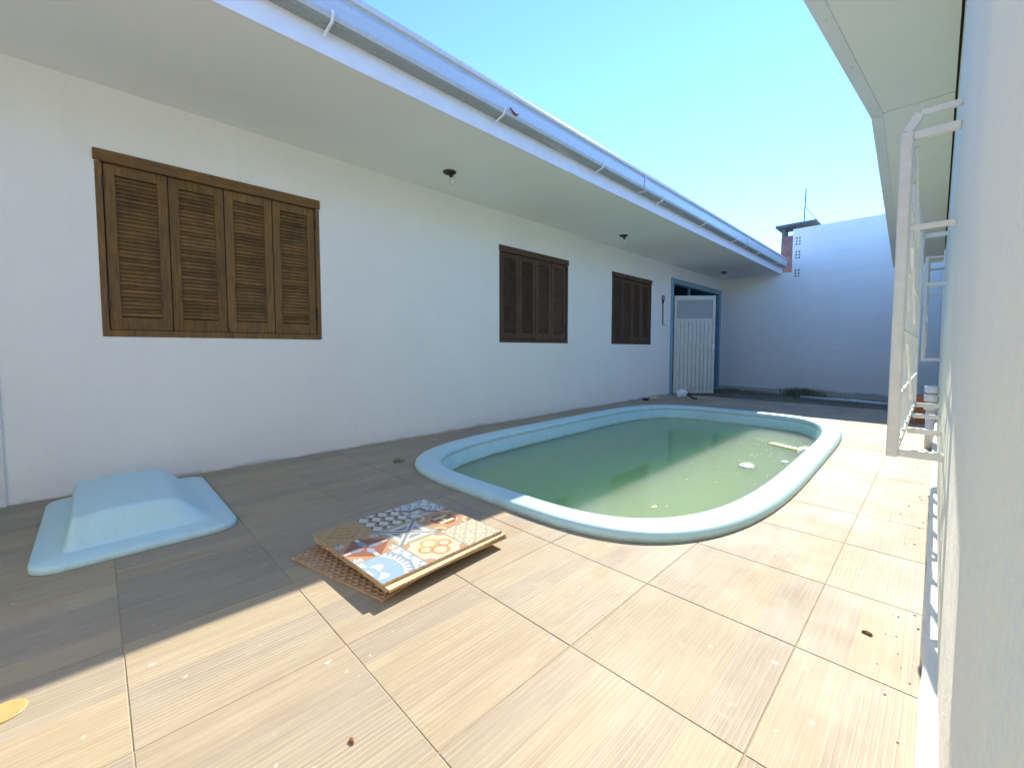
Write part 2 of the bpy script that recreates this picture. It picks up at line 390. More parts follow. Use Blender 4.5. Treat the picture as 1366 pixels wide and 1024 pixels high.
# ------------------------------------------------------------------ pool outline
PC = (-0.717, 4.128); PA, PB, PNN, PNF, PROT = 1.381, 2.49, 4.2, 4.1, 0.019
def outline(ins, z, n=96):
    out = []
    for i in range(n):
        t = 2 * math.pi * i / n; c, s = math.cos(t), math.sin(t); e = PNN if s < 0 else PNF
        x = math.copysign(abs(c) ** (2 / e), c) * (PA - ins); y = math.copysign(abs(s) ** (2 / e), s) * (PB - ins)
        out.append((PC[0] + x * math.cos(PROT) - y * math.sin(PROT), PC[1] + x * math.sin(PROT) + y * math.cos(PROT), z))
    return out
def inside(x, y, ins):
    dx, dy = x - PC[0], y - PC[1]
    u = dx * math.cos(PROT) + dy * math.sin(PROT); v = -dx * math.sin(PROT) + dy * math.cos(PROT)
    e = PNN if v < 0 else PNF
    return (abs(u) / (PA - ins)) ** e + (abs(v) / (PB - ins)) ** e < 1

XW, XR, YF, ZS = -2.583, 1.311, 11.2, 2.63

# ------------------------------------------------------------------ ground
g = MB(); B = 400
for (a, b, c, d) in ((-B, -2.68, -B, B), (1.42, B, -B, B), (-2.68, 1.42, -B, -3.4), (-2.68, 1.42, 11.32, B)):
    g.quad((a, c, -0.3), (b, c, -0.3), (b, d, -0.3), (a, d, -0.3))
struct(g.build('ground', M['soil']))

g = MB(); cs = 0.0625
y = -3.5
while y < 8.5 - 1e-6:
    i = 0
    x = -2.6875
    while x < 1.4375 - 1e-6:
        if not inside(x + cs / 2, y + cs / 2, 0.085): g.quad((x, y, -0.0018), (x + cs, y, -0.0018), (x + cs, y + cs, -0.0018), (x, y + cs, -0.0018))
        x += cs
    y += cs
floor = struct(g.build('floor', M['grout']))

def full_tile():
    bm = bmesh.new(); mb = MB(); h = 0.2487
    prof = [(h, -0.012), (h, -0.0015), (h - 0.0015, 0.0)]
    rings = [[(-r, -r, z), (r, -r, z), (r, r, z), (-r, r, z)] for r, z in prof]
    for rg in rings: mb.v += rg
    for k in range(2):
        for q in range(4): mb.f.append((k * 4 + q, k * 4 + (q + 1) % 4, k * 4 + 4 + (q + 1) % 4, k * 4 + 4 + q))
    mb.f.append((8, 9, 10, 11))
    return mb
proto = None
for i in range(-6, 3):
    for j in range(-7, 17):
        x0, y0 = i * 0.5, j * 0.5
        xa, xb = max(x0, -2.60), min(x0 + 0.5, 1.30)
        pts = [inside(x0 + a * 0.125, y0 + b * 0.125, 0.085) for a in range(5) for b in range(5)]
        if all(pts): continue
        jz = random.uniform(-0.0003, 0.0005); tilt = (random.uniform(-0.001, 0.001), random.uniform(-0.001, 0.001), 0)
        if not any(pts) and xa == x0 and xb == x0 + 0.5:
            if proto is None: proto = full_tile().build('floor_tile', M['tile'], floor); o = proto
            else: o = copy_mesh(proto, floor)
            o.location = (x0 + 0.25, y0 + 0.25, jz); o.rotation_euler = tilt
        else:
            mb = MB(); N = 16; st = 0.4956 / N
            for a in range(N):
                for b in range(N):
                    u, w = x0 + 0.0022 + a * st, y0 + 0.0022 + b * st
                    if u + st > xb or u < xa: 
                        if u >= xb or u + st <= xa: continue
                    if inside(u + st / 2, w + st / 2, 0.07): continue
                    u0, u1 = max(u, xa), min(u + st, xb)
                    mb.quad((u0, w, 0), (u1, w, 0), (u1, w + st, 0), (u0, w + st, 0))
            if not mb.f: continue
            # edge skirt so the cut tile has thickness
            for (p, q) in (((xa + 0.0022, y0 + 0.0022), (xb, y0 + 0.0022)),):
                if not inside(p[0], p[1], 0.07) and not inside(q[0], q[1], 0.07): mb.quad((p[0], p[1], -0.012), (q[0], q[1], -0.012), (q[0], q[1], 0), (p[0], p[1], 0))
            o = mb.build('floor_tile', M['tile'], floor); o.location.z = jz

# strip of bare mossy concrete in front of the far wall, falling away from the tiles
s = MB(); nx, ny = 40, 34
def soil_z(x, y):
    t = (y - 8.5) / 2.7; fall = 0.075 + 0.11 * (x + 2.6) / 3.9
    return -0.006 - fall * max(0, t) + (0.012 * math.sin(x * 7 + y * 3) * math.sin(y * 5.1 - x * 2)) * min(1, max(0, t * 4))
for a in range(nx + 1):
    for b in range(ny + 1):
        x = -2.65 + 4.05 * a / nx; y = 8.5 + 2.8 * b / ny; s.v.append((x, y, soil_z(x, y)))
for a in range(nx):
    for b in range(ny): k = a * (ny + 1) + b; s.f.append((k, k + ny + 1, k + ny + 2, k + 1))
struct(s.build('yard_ground', M['soil'], None, True))

# ------------------------------------------------------------------ white house with the shuttered windows
house = tag(empty('house', (XW, 3, 0)), 'white plastered house with brown shuttered windows and deep white eave', 'house')
WY = [(0.014, 1.414), (3.575, 4.96), (6.15, 7.53)]; WZ0, WZ1 = 1.018, 2.222
holes = [(a + 0.02, b - 0.02, WZ0 + 0.015, WZ1 - 0.03) for a, b in WY] + [(8.42, 11.10, -0.3, 2.35), (-1.35, -0.47, -0.3, 2.12)]
w = MB(); wall_x(w, XW, XW - 0.15, -3.4, 11.2, -0.3, 2.66, holes); w.build('wall', M['wall'], house)
MB().box(XW - 0.001, -1.30, -3.4, 11.195, ZS, ZS + 0.02).build('soffit', M['soffit'], house)
MB().box(-1.30, -1.275, -3.4, 11.19, ZS - 0.004, 2.79, 0.003).build('fascia', M['fascia'], house)
MB().prism([(-1.30, 2.80), (-1.22, 2.93), (-6.5, 3.9), (-6.5, 2.66), (-1.30, 2.66)], -3.4, 11.15).build('roof', M['roof'], house)
gp = [(-1.273, 2.768), (-1.19, 2.764), (-1.175, 2.772), (-1.166, 2.79), (-1.174, 2.804), (-1.170, 2.884), (-1.186, 2.925), (-1.172, 2.932), (-1.166, 2.95), (-1.172, 2.968), (-1.188, 2.966), (-1.192, 2.93), (-1.182, 2.89), (-1.182, 2.80), (-1.19, 2.776), (-1.265, 2.78), (-1.265, 2.95), (-1.273, 2.95)]
gut = MB().prism(gp, -3.4, 11.12).build('gutter', M['gutter'], house)
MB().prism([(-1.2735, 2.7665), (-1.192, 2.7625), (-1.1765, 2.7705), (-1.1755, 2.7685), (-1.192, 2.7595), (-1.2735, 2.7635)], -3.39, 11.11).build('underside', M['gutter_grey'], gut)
for by in (-0.4, 0.985, 2.31, 3.69, 5.02, 6.38, 7.72, 9.05, 10.4):
    b = MB(); dz = random.uniform(-0.006, 0.006)
    b.tube([(-1.262, by - 0.01, 2.722 + dz), (-1.25, by - 0.008, 2.735 + dz), (-1.178, by, 2.757), (-1.158, by, 2.79), (-1.16, by, 2.812)], 0.0085, 6)
    b.build('gutter_bracket', M['white_paint'], gut)
for by in (4.55, 8.3):
    MB().prism([(-1.273, 2.760), (-1.188, 2.756), (-1.166, 2.768), (-1.158, 2.79), (-1.166, 2.804), (-1.162, 2.884), (-1.178, 2.925), (-1.176, 2.926), (-1.168, 2.884), (-1.172, 2.804), (-1.164, 2.79), (-1.174, 2.771), (-1.19, 2.763), (-1.273, 2.767)], by, by + 0.06).build('gutter_joint', M['gutter'], gut)

# windows: top board, frame, four louvred leaves each
slat_proto = {}
def window(y0, y1, mat, single):
    math_ = M['wood_h'] if mat is M['wood'] else M['wood_dark_h']
    d = 0.004                                                   # frame stands 4 mm proud of the plaster
    f = MB()
    f.box(XW - 0.06, XW + d, y0, y0 + 0.035, WZ0, WZ1 - 0.078, 0.003).box(XW - 0.06, XW + d, y1 - 0.035, y1, WZ0, WZ1 - 0.078, 0.003)
    f.box(XW - 0.06, XW + d + 0.002, y0 + 0.001, y1 - 0.001, WZ0 - 0.004, WZ0 + 0.04, 0.003)
    fo = f.build('window', mat, house)
    MB().box(XW - 0.05, XW + 0.016, y0 - 0.006, y1 + 0.004, WZ1 - 0.075, WZ1, 0.004).build('top_board', math_, fo)
    MB().box(XW - 0.12, XW - 0.09, y0 + 0.03, y1 - 0.03, WZ0 + 0.02, WZ1 - 0.04).build('backing', M['dark'], fo)
    n = 4; a, b = y0 + 0.037, y1 - 0.037; lw = (b - a) / n; zb, zt = WZ0 + 0.043, WZ1 - 0.079
    for k in range(n):
        ya, yb = a + k * lw + 0.0025, a + (k + 1) * lw - 0.0025
        xo = XW - 0.012 + random.uniform(-0.003, 0.003); th = 0.032
        st = 0.058; rt, rb = 0.065, 0.085
        lf = MB()
        lf.box(xo - th, xo, ya, ya + st, zb, zt, 0.003).box(xo - th, xo, yb - st, yb, zb, zt, 0.003)
        lf.box(xo - th + 0.002, xo - 0.002, ya + st, yb - st, zt - rt, zt, 0.002).box(xo - th + 0.002, xo - 0.002, ya + st, yb - st, zb, zb + rb, 0.002)
        lf.build('shutter_leaf', mat, fo)
        zs, ze = zb + rb + 0.006, zt - rt - 0.004; ns = 35; step = (ze - zs) / ns; wl = (yb - ya) - 2 * st
        def slat(mb, zc, tl):
            m = Matrix.Translation((xo - 0.016, (ya + yb) / 2, zc)) @ Matrix.Rotation(R(tl), 4, 'Y')
            mb.box(-0.0128, 0.0128, -wl / 2 - 0.001, wl / 2 + 0.001, -0.0038, 0.0038, 0, m)
        if single:
            for q in range(ns):
                key = round(wl, 4)
                if key not in slat_proto:
                    mb = MB(); mb.box(-0.0128, 0.0128, -wl / 2 - 0.001, wl / 2 + 0.001, -0.0038, 0.0038)
                    so = mb.build('slat', math_, fo); slat_proto[key] = so
                else: so = copy_mesh(slat_proto[key], fo); so.matrix_parent_inverse = slat_proto[key].matrix_parent_inverse
                so.location = (xo - 0.016, (ya + yb) / 2, zs + (q + 0.5) * step)
                so.rotation_euler = (random.uniform(-0.006, 0.006), R(60 + random.uniform(-3, 3)), 0)
        else:
            mb = MB()
            for q in range(ns): slat(mb, zs + (q + 0.5) * step, 60 + random.uniform(-3, 3))
            struct(mb.build('slats', math_, fo), 'stuff')
    for zz in (0.18, 0.95):
        for yy, sg in ((y0 + 0.036, 1), (y1 - 0.036, -1)):
            MB().tube([(XW + 0.004, yy, WZ0 + zz), (XW + 0.004, yy, WZ0 + zz + 0.09)], 0.007, 6).build('hinge', M['iron'], fo)
    return fo
window(*WY[0], M['wood'], True)
window(*WY[1], M['wood_dark'], False)
window(*WY[2], M['wood_dark'], False)

# wide doorway at the far end: blue grey frame, transom bar, one ribbed leaf standing open
fr = MB()
fr.box(XW - 0.10, XW + 0.025, 8.36, 8.455, -0.06, 2.38, 0.004).box(XW - 0.10, XW + 0.025, 11.03, 11.145, -0.12, 2.38, 0.004)
fr.box(XW - 0.10, XW + 0.023, 8.456, 11.029, 2.27, 2.379, 0.004)
fr.box(XW - 0.085, XW - 0.03, 8.456, 11.029, 2.0, 2.04, 0.003).box(XW - 0.08, XW - 0.035, 9.36, 9.40, 2.041, 2.269, 0.003)
fo = fr.build('door_frame', M['blue_frame'], house)
rm = MB(); rx0, rx1, ry0, ry1 = -5.2, XW - 0.151, 8.1, 11.19
rm.quad((rx0, ry0, -0.06), (rx1, ry0, -0.06), (rx1, ry1, -0.06), (rx0, ry1, -0.06)).quad((rx0, ry0, 2.6), (rx1, ry0, 2.6), (rx1, ry1, 2.6), (rx0, ry1, 2.6))
rm.quad((rx0, ry0, -0.06), (rx0, ry1, -0.06), (rx0, ry1, 2.6), (rx0, ry0, 2.6)).quad((rx0, ry0, -0.06), (rx1, ry0, -0.06), (rx1, ry0, 2.6), (rx0, ry0, 2.6)).quad((rx0, ry1, -0.06), (rx1, ry1, -0.06), (rx1, ry1, 2.6), (rx0, ry1, 2.6))
rm.build('room', M['room'], house)
hx, hy = XW + 0.03, 8.47; ang = math.atan2(9.05 - hy, -1.955 - hx); L = math.hypot(9.05 - hy, -1.955 - hx)
DM = Matrix.Translation((hx, hy, 0)) @ Matrix.Rotation(ang, 4, 'Z')
dl = MB(); t0, t1 = -0.018, 0.018
dl.box(0, 0.045, t0, t1, 0.015, 2.02, 0.003, DM).box(L - 0.055, L, t0, t1, 0.015, 2.02, 0.003, DM)
dl.box(0.046, L - 0.056, t0 + .001, t1 - .001, 1.93, 2.019, 0.003, DM).box(0.046, L - 0.056, t0 + .001, t1 - .001, 1.50, 1.55, 0.003, DM).box(0.046, L - 0.056, t0 + .001, t1 - .001, 0.016, 0.06, 0.003, DM)
leaf = dl.build('door', M['door'], house); leaf['label'] = 'cream metal door leaf with vertical ribs, standing open'
MB().box(0.046, L - 0.056, -0.004, 0.004, 1.551, 1.929, 0, DM).build('screen', M['mesh_panel'], leaf)
MB().box(0.046, L - 0.056, t1 - 0.012, t1 - 0.002, 1.735, 1.755, 0, DM).build('screen_bar', M['door'], leaf)
nr = 9; rw = (L - 0.102) / nr
for k in range(nr):
    a = 0.046 + k * rw
    MB().box(a + 0.006, a + rw - 0.006, t0 + 0.004, t1 - 0.004, 0.061, 1.499, 0.004, DM).build('plank', M['door'], leaf)
MB().box(0.046, L - 0.056, -0.003, 0.003, 0.061, 1.499, 0, DM).build('backing_sheet', M['mesh_panel'], leaf)
MB().box(L - 0.05, L - 0.005, -0.032, -0.019, 0.93, 1.03, 0.003, DM).tube([DM @ Vector((L - 0.03, -0.03, 1.0)), DM @ Vector((L - 0.03, -0.06, 1.0)), DM @ Vector((L - 0.12, -0.065, 1.0))], 0.009, 8).build('handle', M['white_paint'], leaf)
# side door at the other end, only its jamb is in view
fr = MB(); fr.box(XW - 0.10, XW + 0.02, -0.475, -0.432, -0.05, 2.16, 0.004).box(XW - 0.10, XW + 0.02, -1.39, -1.345, -0.05, 2.16, 0.004).box(XW - 0.10, XW + 0.018, -1.344, -0.476, 2.11, 2.159, 0.004)
fr.build('door_frame', M['white_paint'], house)
sd = MB(); sd.box(XW - 0.08, XW - 0.045, -1.34, -0.48, 0.0, 2.105, 0.003); sdo = sd.build('door', M['blue_frame'], house)
MB().tube([(XW - 0.044, -1.27, 1.0), (XW + 0.01, -1.27, 1.0), (XW + 0.012, -1.16, 1.0)], 0.009, 8).build('handle', M['iron'], sdo)

# ------------------------------------------------------------------ far boundary wall
fw = tag(empty('boundary_wall', (0, YF, 0)), 'tall white block wall closing the far end of the yard, three vent blocks near its edge', 'wall')
VX = -1.0; vents = [(VX - 0.055, VX + 0.075, z - 0.105, z + 0.105) for z in (3.33, 3.03, 2.62)]
m = MB(); wall_x(m, YF, YF + 0.14, -1.09, 2.2, -0.3, 3.60, [])
m = MB()
def wall_y(mb, y, back, xa, xb, za, zb, hs):
    t = MB(); wall_x(t, y, back, xa, xb, za, zb, hs)
    mb_i = len(mb.v); mb.v += [(p[1], p[0], p[2]) for p in t.v]; mb.f += [tuple(mb_i + q for q in f) for f in t.f]
wall_y(m, YF, YF + 0.14, -1.09, 2.2, -0.3, 3.605, vents); m.build('wall', M['wall'], fw)
m = MB(); wall_y(m, YF + 0.002, YF + 0.13, -2.75, -1.091, -0.3, 2.66, []); m.build('low_wall', M['wall'], fw)
for (a, b, c, d) in vents:
    v = MB(); e = 0.014
    for xx in (a + 0.007, (a + b) / 2, b - 0.007): v.box(xx - 0.014, xx + 0.014, YF + 0.004, YF + 0.09, c, d)
    for k in range(4):
        zz = c + 0.007 + (d - c - 0.014) * k / 3; v.box(a + 0.014, b - 0.014, YF + 0.006, YF + 0.088, zz - 0.013, zz + 0.013)
    vo = v.build('vent_block', M['wall'], fw)
    MB().box(a, b, YF + 0.10, YF + 0.12, c, d).build('vent_back', M['dark'], vo)
bp = None
for r in range(5):
    z0 = 2.60 + r * 0.20
    for k in range(9):
        x0 = -0.90 + (k - (r % 2) * 0.5) * 0.40; xa, xb = max(x0, -0.90), min(x0 + 0.396, 2.1)
        if xb - xa < 0.06: continue
        j = random.uniform(0.0, 0.0015)
        MB().box(xa + 0.0015, xb, YF - 0.0025 - j, YF + 0.02, z0 + 0.002, min(z0 + 0.198, 3.60), 0.0015).build('block', M['wall'], fw)

bw = tag(empty('bounce_wall', (-0.6, -1.7, 0)), 'added white wall behind the camera, bouncing sunlight into the shaded yard', 'wall')  # unseen wall with coping, added to throw sunlight back into the shade
MB().box(XW + 0.002, 1.296, -1.85, -1.7, -0.3, 2.6, 0.004).build('wall', M['wall'], bw)
MB().box(XW + 0.004, 1.294, -1.88, -1.67, 2.601, 2.625, 0.004).build('coping', M['fascia'], bw)

# neighbour's chimney with its slab cap, and an aerial
ch = tag(empty('chimney', (-1.25, 11.7, 2.4)), 'neighbour\'s reddish chimney with dark slab cap beside the far wall', 'chimney')
c = MB()
pf = [(0.24, 2.3), (0.24, 2.55), (0.20, 2.8), (0.175, 3.1), (0.17, 3.55)]
for (h, z) in pf: c.v += [(-1.22 - h, 11.7 - h, z), (-1.22 + h, 11.7 - h, z), (-1.22 + h, 11.7 + h, z), (-1.22 - h, 11.7 + h, z)]
for k in range(len(pf) - 1):
    for q in range(4): c.f.append((k * 4 + q, k * 4 + (q + 1) % 4, k * 4 + 4 + (q + 1) % 4, k * 4 + 4 + q))
c.build('stack', M['brick_red'], ch)
for sx in (-1, 1):
    for sy in (-1, 1): MB().box(-1.22 + sx * 0.135 - 0.03, -1.22 + sx * 0.135 + 0.03, 11.7 + sy * 0.135 - 0.03, 11.7 + sy * 0.135 + 0.03, 3.551, 3.74, 0.004).build('cap_post', M['slab'], ch)
MB().box(-1.50, -0.70, 11.42, 12.0, 3.741, 3.80, 0.01).build('cap', M['slab'], ch)
an = tag(empty('aerial', (-0.98, 11.8, 3.8)), 'thin metal aerial mast with slanting stay above the far wall', 'antenna')
MB().tube([(-1.01, 11.8, 3.80), (-0.99, 11.8, 4.62)], 0.011, 6).build('mast', M['iron'], an)
MB().tube([(-0.995, 11.8, 4.22), (-0.60, 11.65, 3.62)], 0.006, 5).build('stay', M['iron'], an)
for zz, ln in ((4.62, 0.16), (4.40, 0.05), (4.15, 0.05), (3.98, 0.05)):
    MB().tube([(-1.0 - ln * 0.3, 11.8, zz), (-1.0 + ln, 11.8, zz + 0.01)], 0.005, 5).build('rod', M['white_paint'], an)

# ------------------------------------------------------------------ house on the right
hr = tag(empty('house', (XR, 3, 0)), 'neighbouring white house wall with rough plaster, barred openings and sloping soffit', 'house')
m = MB(); wall_x(m, XR, XR + 0.2, 0.50, 11.19, -0.3, 3.2, []); m.build('wall', M['wall_right'], hr)
m = MB(); m.box(1.297, XR + 0.2, -3.4, 0.499, -0.3, 2.70, 0.006); m.build('pilaster', M['wall_right'], hr)
pl = MB(); n = 120
prof_rows = []
for k in range(n + 1):
    yy = 0.51 + (11.1 - 0.51) * k / n; a = random.uniform(-0.004, 0.004); h = 0.055 + random.uniform(-0.012, 0.012)
    pl.v += [(1.279 + a, yy, -0.02), (1.281 + a, yy, h - 0.012), (1.290 + a * .5, yy, h), (XR + 0.01, yy, h + 0.008)]
for k in range(n):
    for q in range(3): i = k * 4 + q; pl.f.append((i, i + 1, i + 5, i + 4))
pl.build('skirting', M['wall_right'], hr, True)
def edge_x(y): return 0.885 - 0.073 * (4.08 - y) if y < 4.08 else 0.885 - (y - 4.08) * 0.0255
def edge_z(y): return ZS if y < 4.08 else ZS - (y - 4.08) * 0.0875
s1 = MB()
def soff(mb, ya, yb, th=0.02, ins=0.0):
    q = []
    for yy in (ya, yb):
        for xx in (edge_x(yy) + ins, XR - 0.012): q.append((xx, yy, edge_z(yy)))
    lo = [q[0], q[1], q[3], q[2]]; i = len(mb.v)
    mb.v += lo + [(a, b, c + th) for a, b, c in lo]
    for f in ((0, 1, 2, 3), (4, 5, 6, 7), (0, 1, 5, 4), (1, 2, 6, 5), (2, 3, 7, 6), (3, 0, 4, 7)): mb.f.append(tuple(i + k for k in f))
soff(s1, -3.4, 4.074); s1.build('soffit', M['soffit'], hr)
s2 = MB(); soff(s2, 4.084, 8.9); s2.build('soffit', M['soffit'], hr)
for (ya, yb) in ((-3.4, 4.077), (4.081, 8.9)):
    e = MB()
    pts = []
    for yy in (ya, yb):
        x, z = edge_x(yy), edge_z(yy)
        pts.append([(x - 0.012, yy, z - 0.012), (x + 0.055, yy, z - 0.012), (x + 0.055, yy, z - 0.001), (x + 0.004, yy, z - 0.001), (x + 0.004, yy, z + 0.13), (x - 0.012, yy, z + 0.13)])
    i = 0; e.v += pts[0] + pts[1]
    for q in range(6): e.f.append((q, (q + 1) % 6, 6 + (q + 1) % 6, 6 + q))
    e.f.append((0, 1, 2, 3, 4, 5)); e.f.append((6, 7, 8, 9, 10, 11))
    eo = e.build('edge_trim', M['fascia'], hr)
    yy = max(ya, 0.5)
    while yy < yb - 0.2:
        x, z = edge_x(yy), edge_z(yy)
        MB().box(x + 0.022, x + 0.030, yy, yy + 0.008, z - 0.0155, z - 0.0121).build('screw', M['gutter'], eo); yy += 0.55
r = MB()
for yy in (-3.4, 4.08, 8.9):
    x, z = edge_x(yy), edge_z(yy); r.v += [(x + 0.006, yy, z + 0.10), (3.5, yy, z + 0.9), (3.5, yy, z + 0.8), (x + 0.006, yy, z + 0.025)]
for k in range(2):
    for q in range(4): i = k * 4; r.f.append((i + q, i + (q + 1) % 4, i + 4 + (q + 1) % 4, i + 4 + q))
r.f += [(0, 1, 2, 3), (8, 9, 10, 11)]
r.build('roof', M['roof'], hr)

# projecting window bars on that wall
def grille(y0, y1, x0, z0, z1, tw, label, bars, bot, tall=False):
    root = tag(empty('window_grille', (XR, (y0 + y1) / 2, z0)), label, 'window bars', 'box-shaped bars on the right wall')
    def bar(a, b, w, name, jit=0.0):
        a, b = Vector(a), Vector(b); d = (b - a); L_ = d.length
        q = d.to_track_quat('Z', 'X').to_matrix().to_4x4()
        MB().box(-w / 2, w / 2, -w / 2, w / 2, 0, L_, w * 0.12, Matrix.Translation(a) @ q).build(name, M['white_paint'], root)
    xw = XR - 0.001
    for yy in (y0, y1):
        bar((x0, yy, z0), (x0, yy, z1), tw, 'post')
        bar((x0 + tw / 2, yy, z1 - tw / 2), (xw, yy, z1 - tw / 2), tw * 0.8, 'rail'); bar((x0 + tw / 2, yy, z0 + tw / 2), (xw, yy, z0 + tw / 2), tw * 0.8, 'rail')
        bar((x0 + tw / 2, yy, z0 + (z1 - z0) * 0.71), (xw, yy, z0 + (z1 - z0) * 0.71), tw * 0.55, 'rail')
    for zz in (z0 + tw / 2, z1 - tw / 2): bar((x0, y0 + tw / 2, zz), (x0, y1 - tw / 2, zz), tw * 0.8, 'rail')
    for k in range(1, bars):
        yy = y0 + (y1 - y0) * k / bars; bar((x0 + 0.002, yy, z0 + tw), (x0 + 0.002, yy, z1 - tw), tw * 0.45, 'bar')
    for k in range(1, 5):
        zz = z0 + (z1 - z0) * k / 5; bar((x0 + tw * 0.36, y0 + tw / 2, zz), (x0 + tw * 0.36, y1 - tw / 2, zz), tw * 0.32, 'cross_bar')
    for k in range(1, bot):
        yy = y0 + (y1 - y0) * k / bot; bar((x0 + tw / 2, yy, z0 + tw * 0.4), (xw, yy, z0 + tw * 0.4), tw * 0.7, 'rail')
    for k in range(3):
        za = z0 + (z1 - z0) * (0.36 + 0.3 * k); bar((x0 + tw * 0.75, y0 + 0.03, za), (x0 + tw * 0.75, y0 + (y1 - y0) * 0.33, za - (z1 - z0) * 0.22), tw * 0.28, 'brace')
    if tall:
        bar((x0, y0, z1), (x0 + 0.035, y0, z1 + 0.06), tw * 0.8, 'brace'); bar((x0 + 0.035, y0, z1 + 0.06), (xw, y0, z1 + 0.06), tw * 0.6, 'rail')
    return root
grille(2.25, 4.30, 1.165, 0.50, 1.77, 0.037, 'long cream box of window bars with slanted braces and tall posts', 7, 3, True)
grille(7.2, 8.3, 1.155, 0.78, 2.05, 0.032, 'smaller box of white window bars further along the right wall, above the brick block', 5, 2)

# white pipe elbow box on the right wall, behind the bars
pb = tag(empty('pipe_box', (1.258, 5.5, 0)), 'white plastic pipe with stacked collars fixed low on right wall', 'pipe')
MB().tube([(1.258, 5.5, -0.002), (1.258, 5.5, 0.36)], 0.032, 12).build('pipe', M['white_plastic'], pb, True)
for zz in (0.361, 0.44, 0.52): MB().lathe([(0.032, 0), (0.05, 0.004), (0.05, 0.06), (0.032, 0.07)], (1.258, 5.5, zz), 14).build('collar', M['white_plastic'], pb)
# brick block
bb = tag(empty('brick_block', (1.1, 7.3, 0)), 'low reddish brown brick block standing against the right wall', 'brick block')
for r_ in range(3):
    for k in range(2):
        MB().box(0.93 + k * 0.18 + (0.0 if r_ % 2 else 0.004), 0.93 + k * 0.18 + 0.172, 7.3, 7.63, 0.002 + r_ * 0.115, 0.002 + r_ * 0.115 + 0.107, 0.005).build('brick', M['terracotta'], bb)
MB().box(0.938, 1.27, 7.308, 7.62, 0.001, 0.33).build('mortar', M['mortar'], bb)

# ------------------------------------------------------------------ pool
pool = tag(empty('swimming_pool', (PC[0], PC[1], 0)), 'light blue fibreglass pool with rounded corners set in the tiled yard', 'pool')
rings = [(0.0, -0.005), (-0.002, 0.012), (0.003, 0.032), (0.012, 0.0425), (0.022, 0.047), (0.034, 0.0485), (0.09, 0.049), (0.142, 0.0485), (0.154, 0.0465), (0.163, 0.0405), (0.168, 0.030), (0.173, 0.012), (0.20, -0.133), (0.225, -0.35), (0.29, -0.95), (0.34, -1.08), (0.45, -1.12), (0.8, -1.13), (1.2, -1.135)]
NN = 128; pm = MB()
for ins, z in rings: pm.v += outline(ins, z, NN)
for k in range(len(rings) - 1):
    for q in range(NN): a = k * NN + q; b = k * NN + (q + 1) % NN; pm.f.append((a, b, b + NN, a + NN))
pm.f.append(tuple((len(rings) - 1) * NN + q for q in range(NN)))
pm.build('shell', M['fibre'], pool, True)
wt = MB(); ZW = -0.133
wt.v += outline(0.188, ZW, NN) + outline(0.188, -1.16, NN)
for q in range(NN): wt.f.append((q, (q + 1) % NN, NN + (q + 1) % NN, NN + q))
wt.f.append(tuple(range(NN))); wt.f.append(tuple(range(NN, 2 * NN))[::-1])
struct(wt.build('water', M['water']))

def flake(name, x, y, z, rx, ry, h, mat, label, cat, group=None, n=11, rough=0.3):
    b = MB(); top = []; bot = []
    for k in range(n):
        t = 2 * math.pi * k / n; q = 1 + random.uniform(-rough, rough)
        top.append((x + rx * q * math.cos(t) * 0.8, y + ry * q * math.sin(t) * 0.8, z + h * random.uniform(0.7, 1.1))); bot.append((x + rx * q * math.cos(t), y + ry * q * math.sin(t), z))
    b.v = bot + top + [(x, y, z + h * 1.2)]
    for k in range(n):
        b.f.append((k, (k + 1) % n, n + (k + 1) % n, n + k)); b.f.append((n + k, n + (k + 1) % n, 2 * n))
    b.f.append(tuple(range(n))[::-1])
    return tag(b.build(name, mat), label, cat, group)
flake('foam_scrap', 0.10, 4.15, ZW - 0.004, 0.07, 0.10, 0.02, M['foam'], 'white scrap floating alone mid-water in the pool', 'scrap')
flake('foam_scrap', 0.335, 5.25, ZW - 0.004, 0.06, 0.16, 0.03, M['foam'], 'white foam scrap floating against the pool edge by yellow pad', 'scrap')
flake('foam_scrap', 0.31, 4.55, ZW - 0.004, 0.035, 0.06, 0.015, M['foam'], 'small white scrap floating close under the pool rim', 'scrap')
flake('leaf_scrap', -0.03, 2.62, ZW - 0.003, 0.02, 0.03, 0.006, M['yellow'], 'tiny yellowish leaf floating alone on the green water', 'leaf')
b = MB(); b.box(-0.05, 0.05, -0.16, 0.16, -0.01, 0.012, 0.008, Matrix.Translation((0.14, 5.28, ZW)) @ Matrix.Rotation(R(64), 4, 'Z'))
tag(b.build('floating_pad', M['yellow']), 'flat yellow foam pad floating in the pool corner', 'pad')
fl = MB()
for k in range(90):
    x, y = random.uniform(-0.6, 0.42), random.gauss(4.6, 0.9)
    if inside(x, y, 0.25):
        r_ = random.uniform(0.002, 0.006); fl.quad((x - r_, y - r_, ZW + 0.002), (x + r_, y - r_ * .6, ZW + 0.002), (x + r_ * .8, y + r_, ZW + 0.002), (x - r_ * .7, y + r_ * .9, ZW + 0.002))
struct(tag(fl.build('floating_specks', M['foam']), 'pale specks scattered on the green pool water', 'specks'), 'stuff')

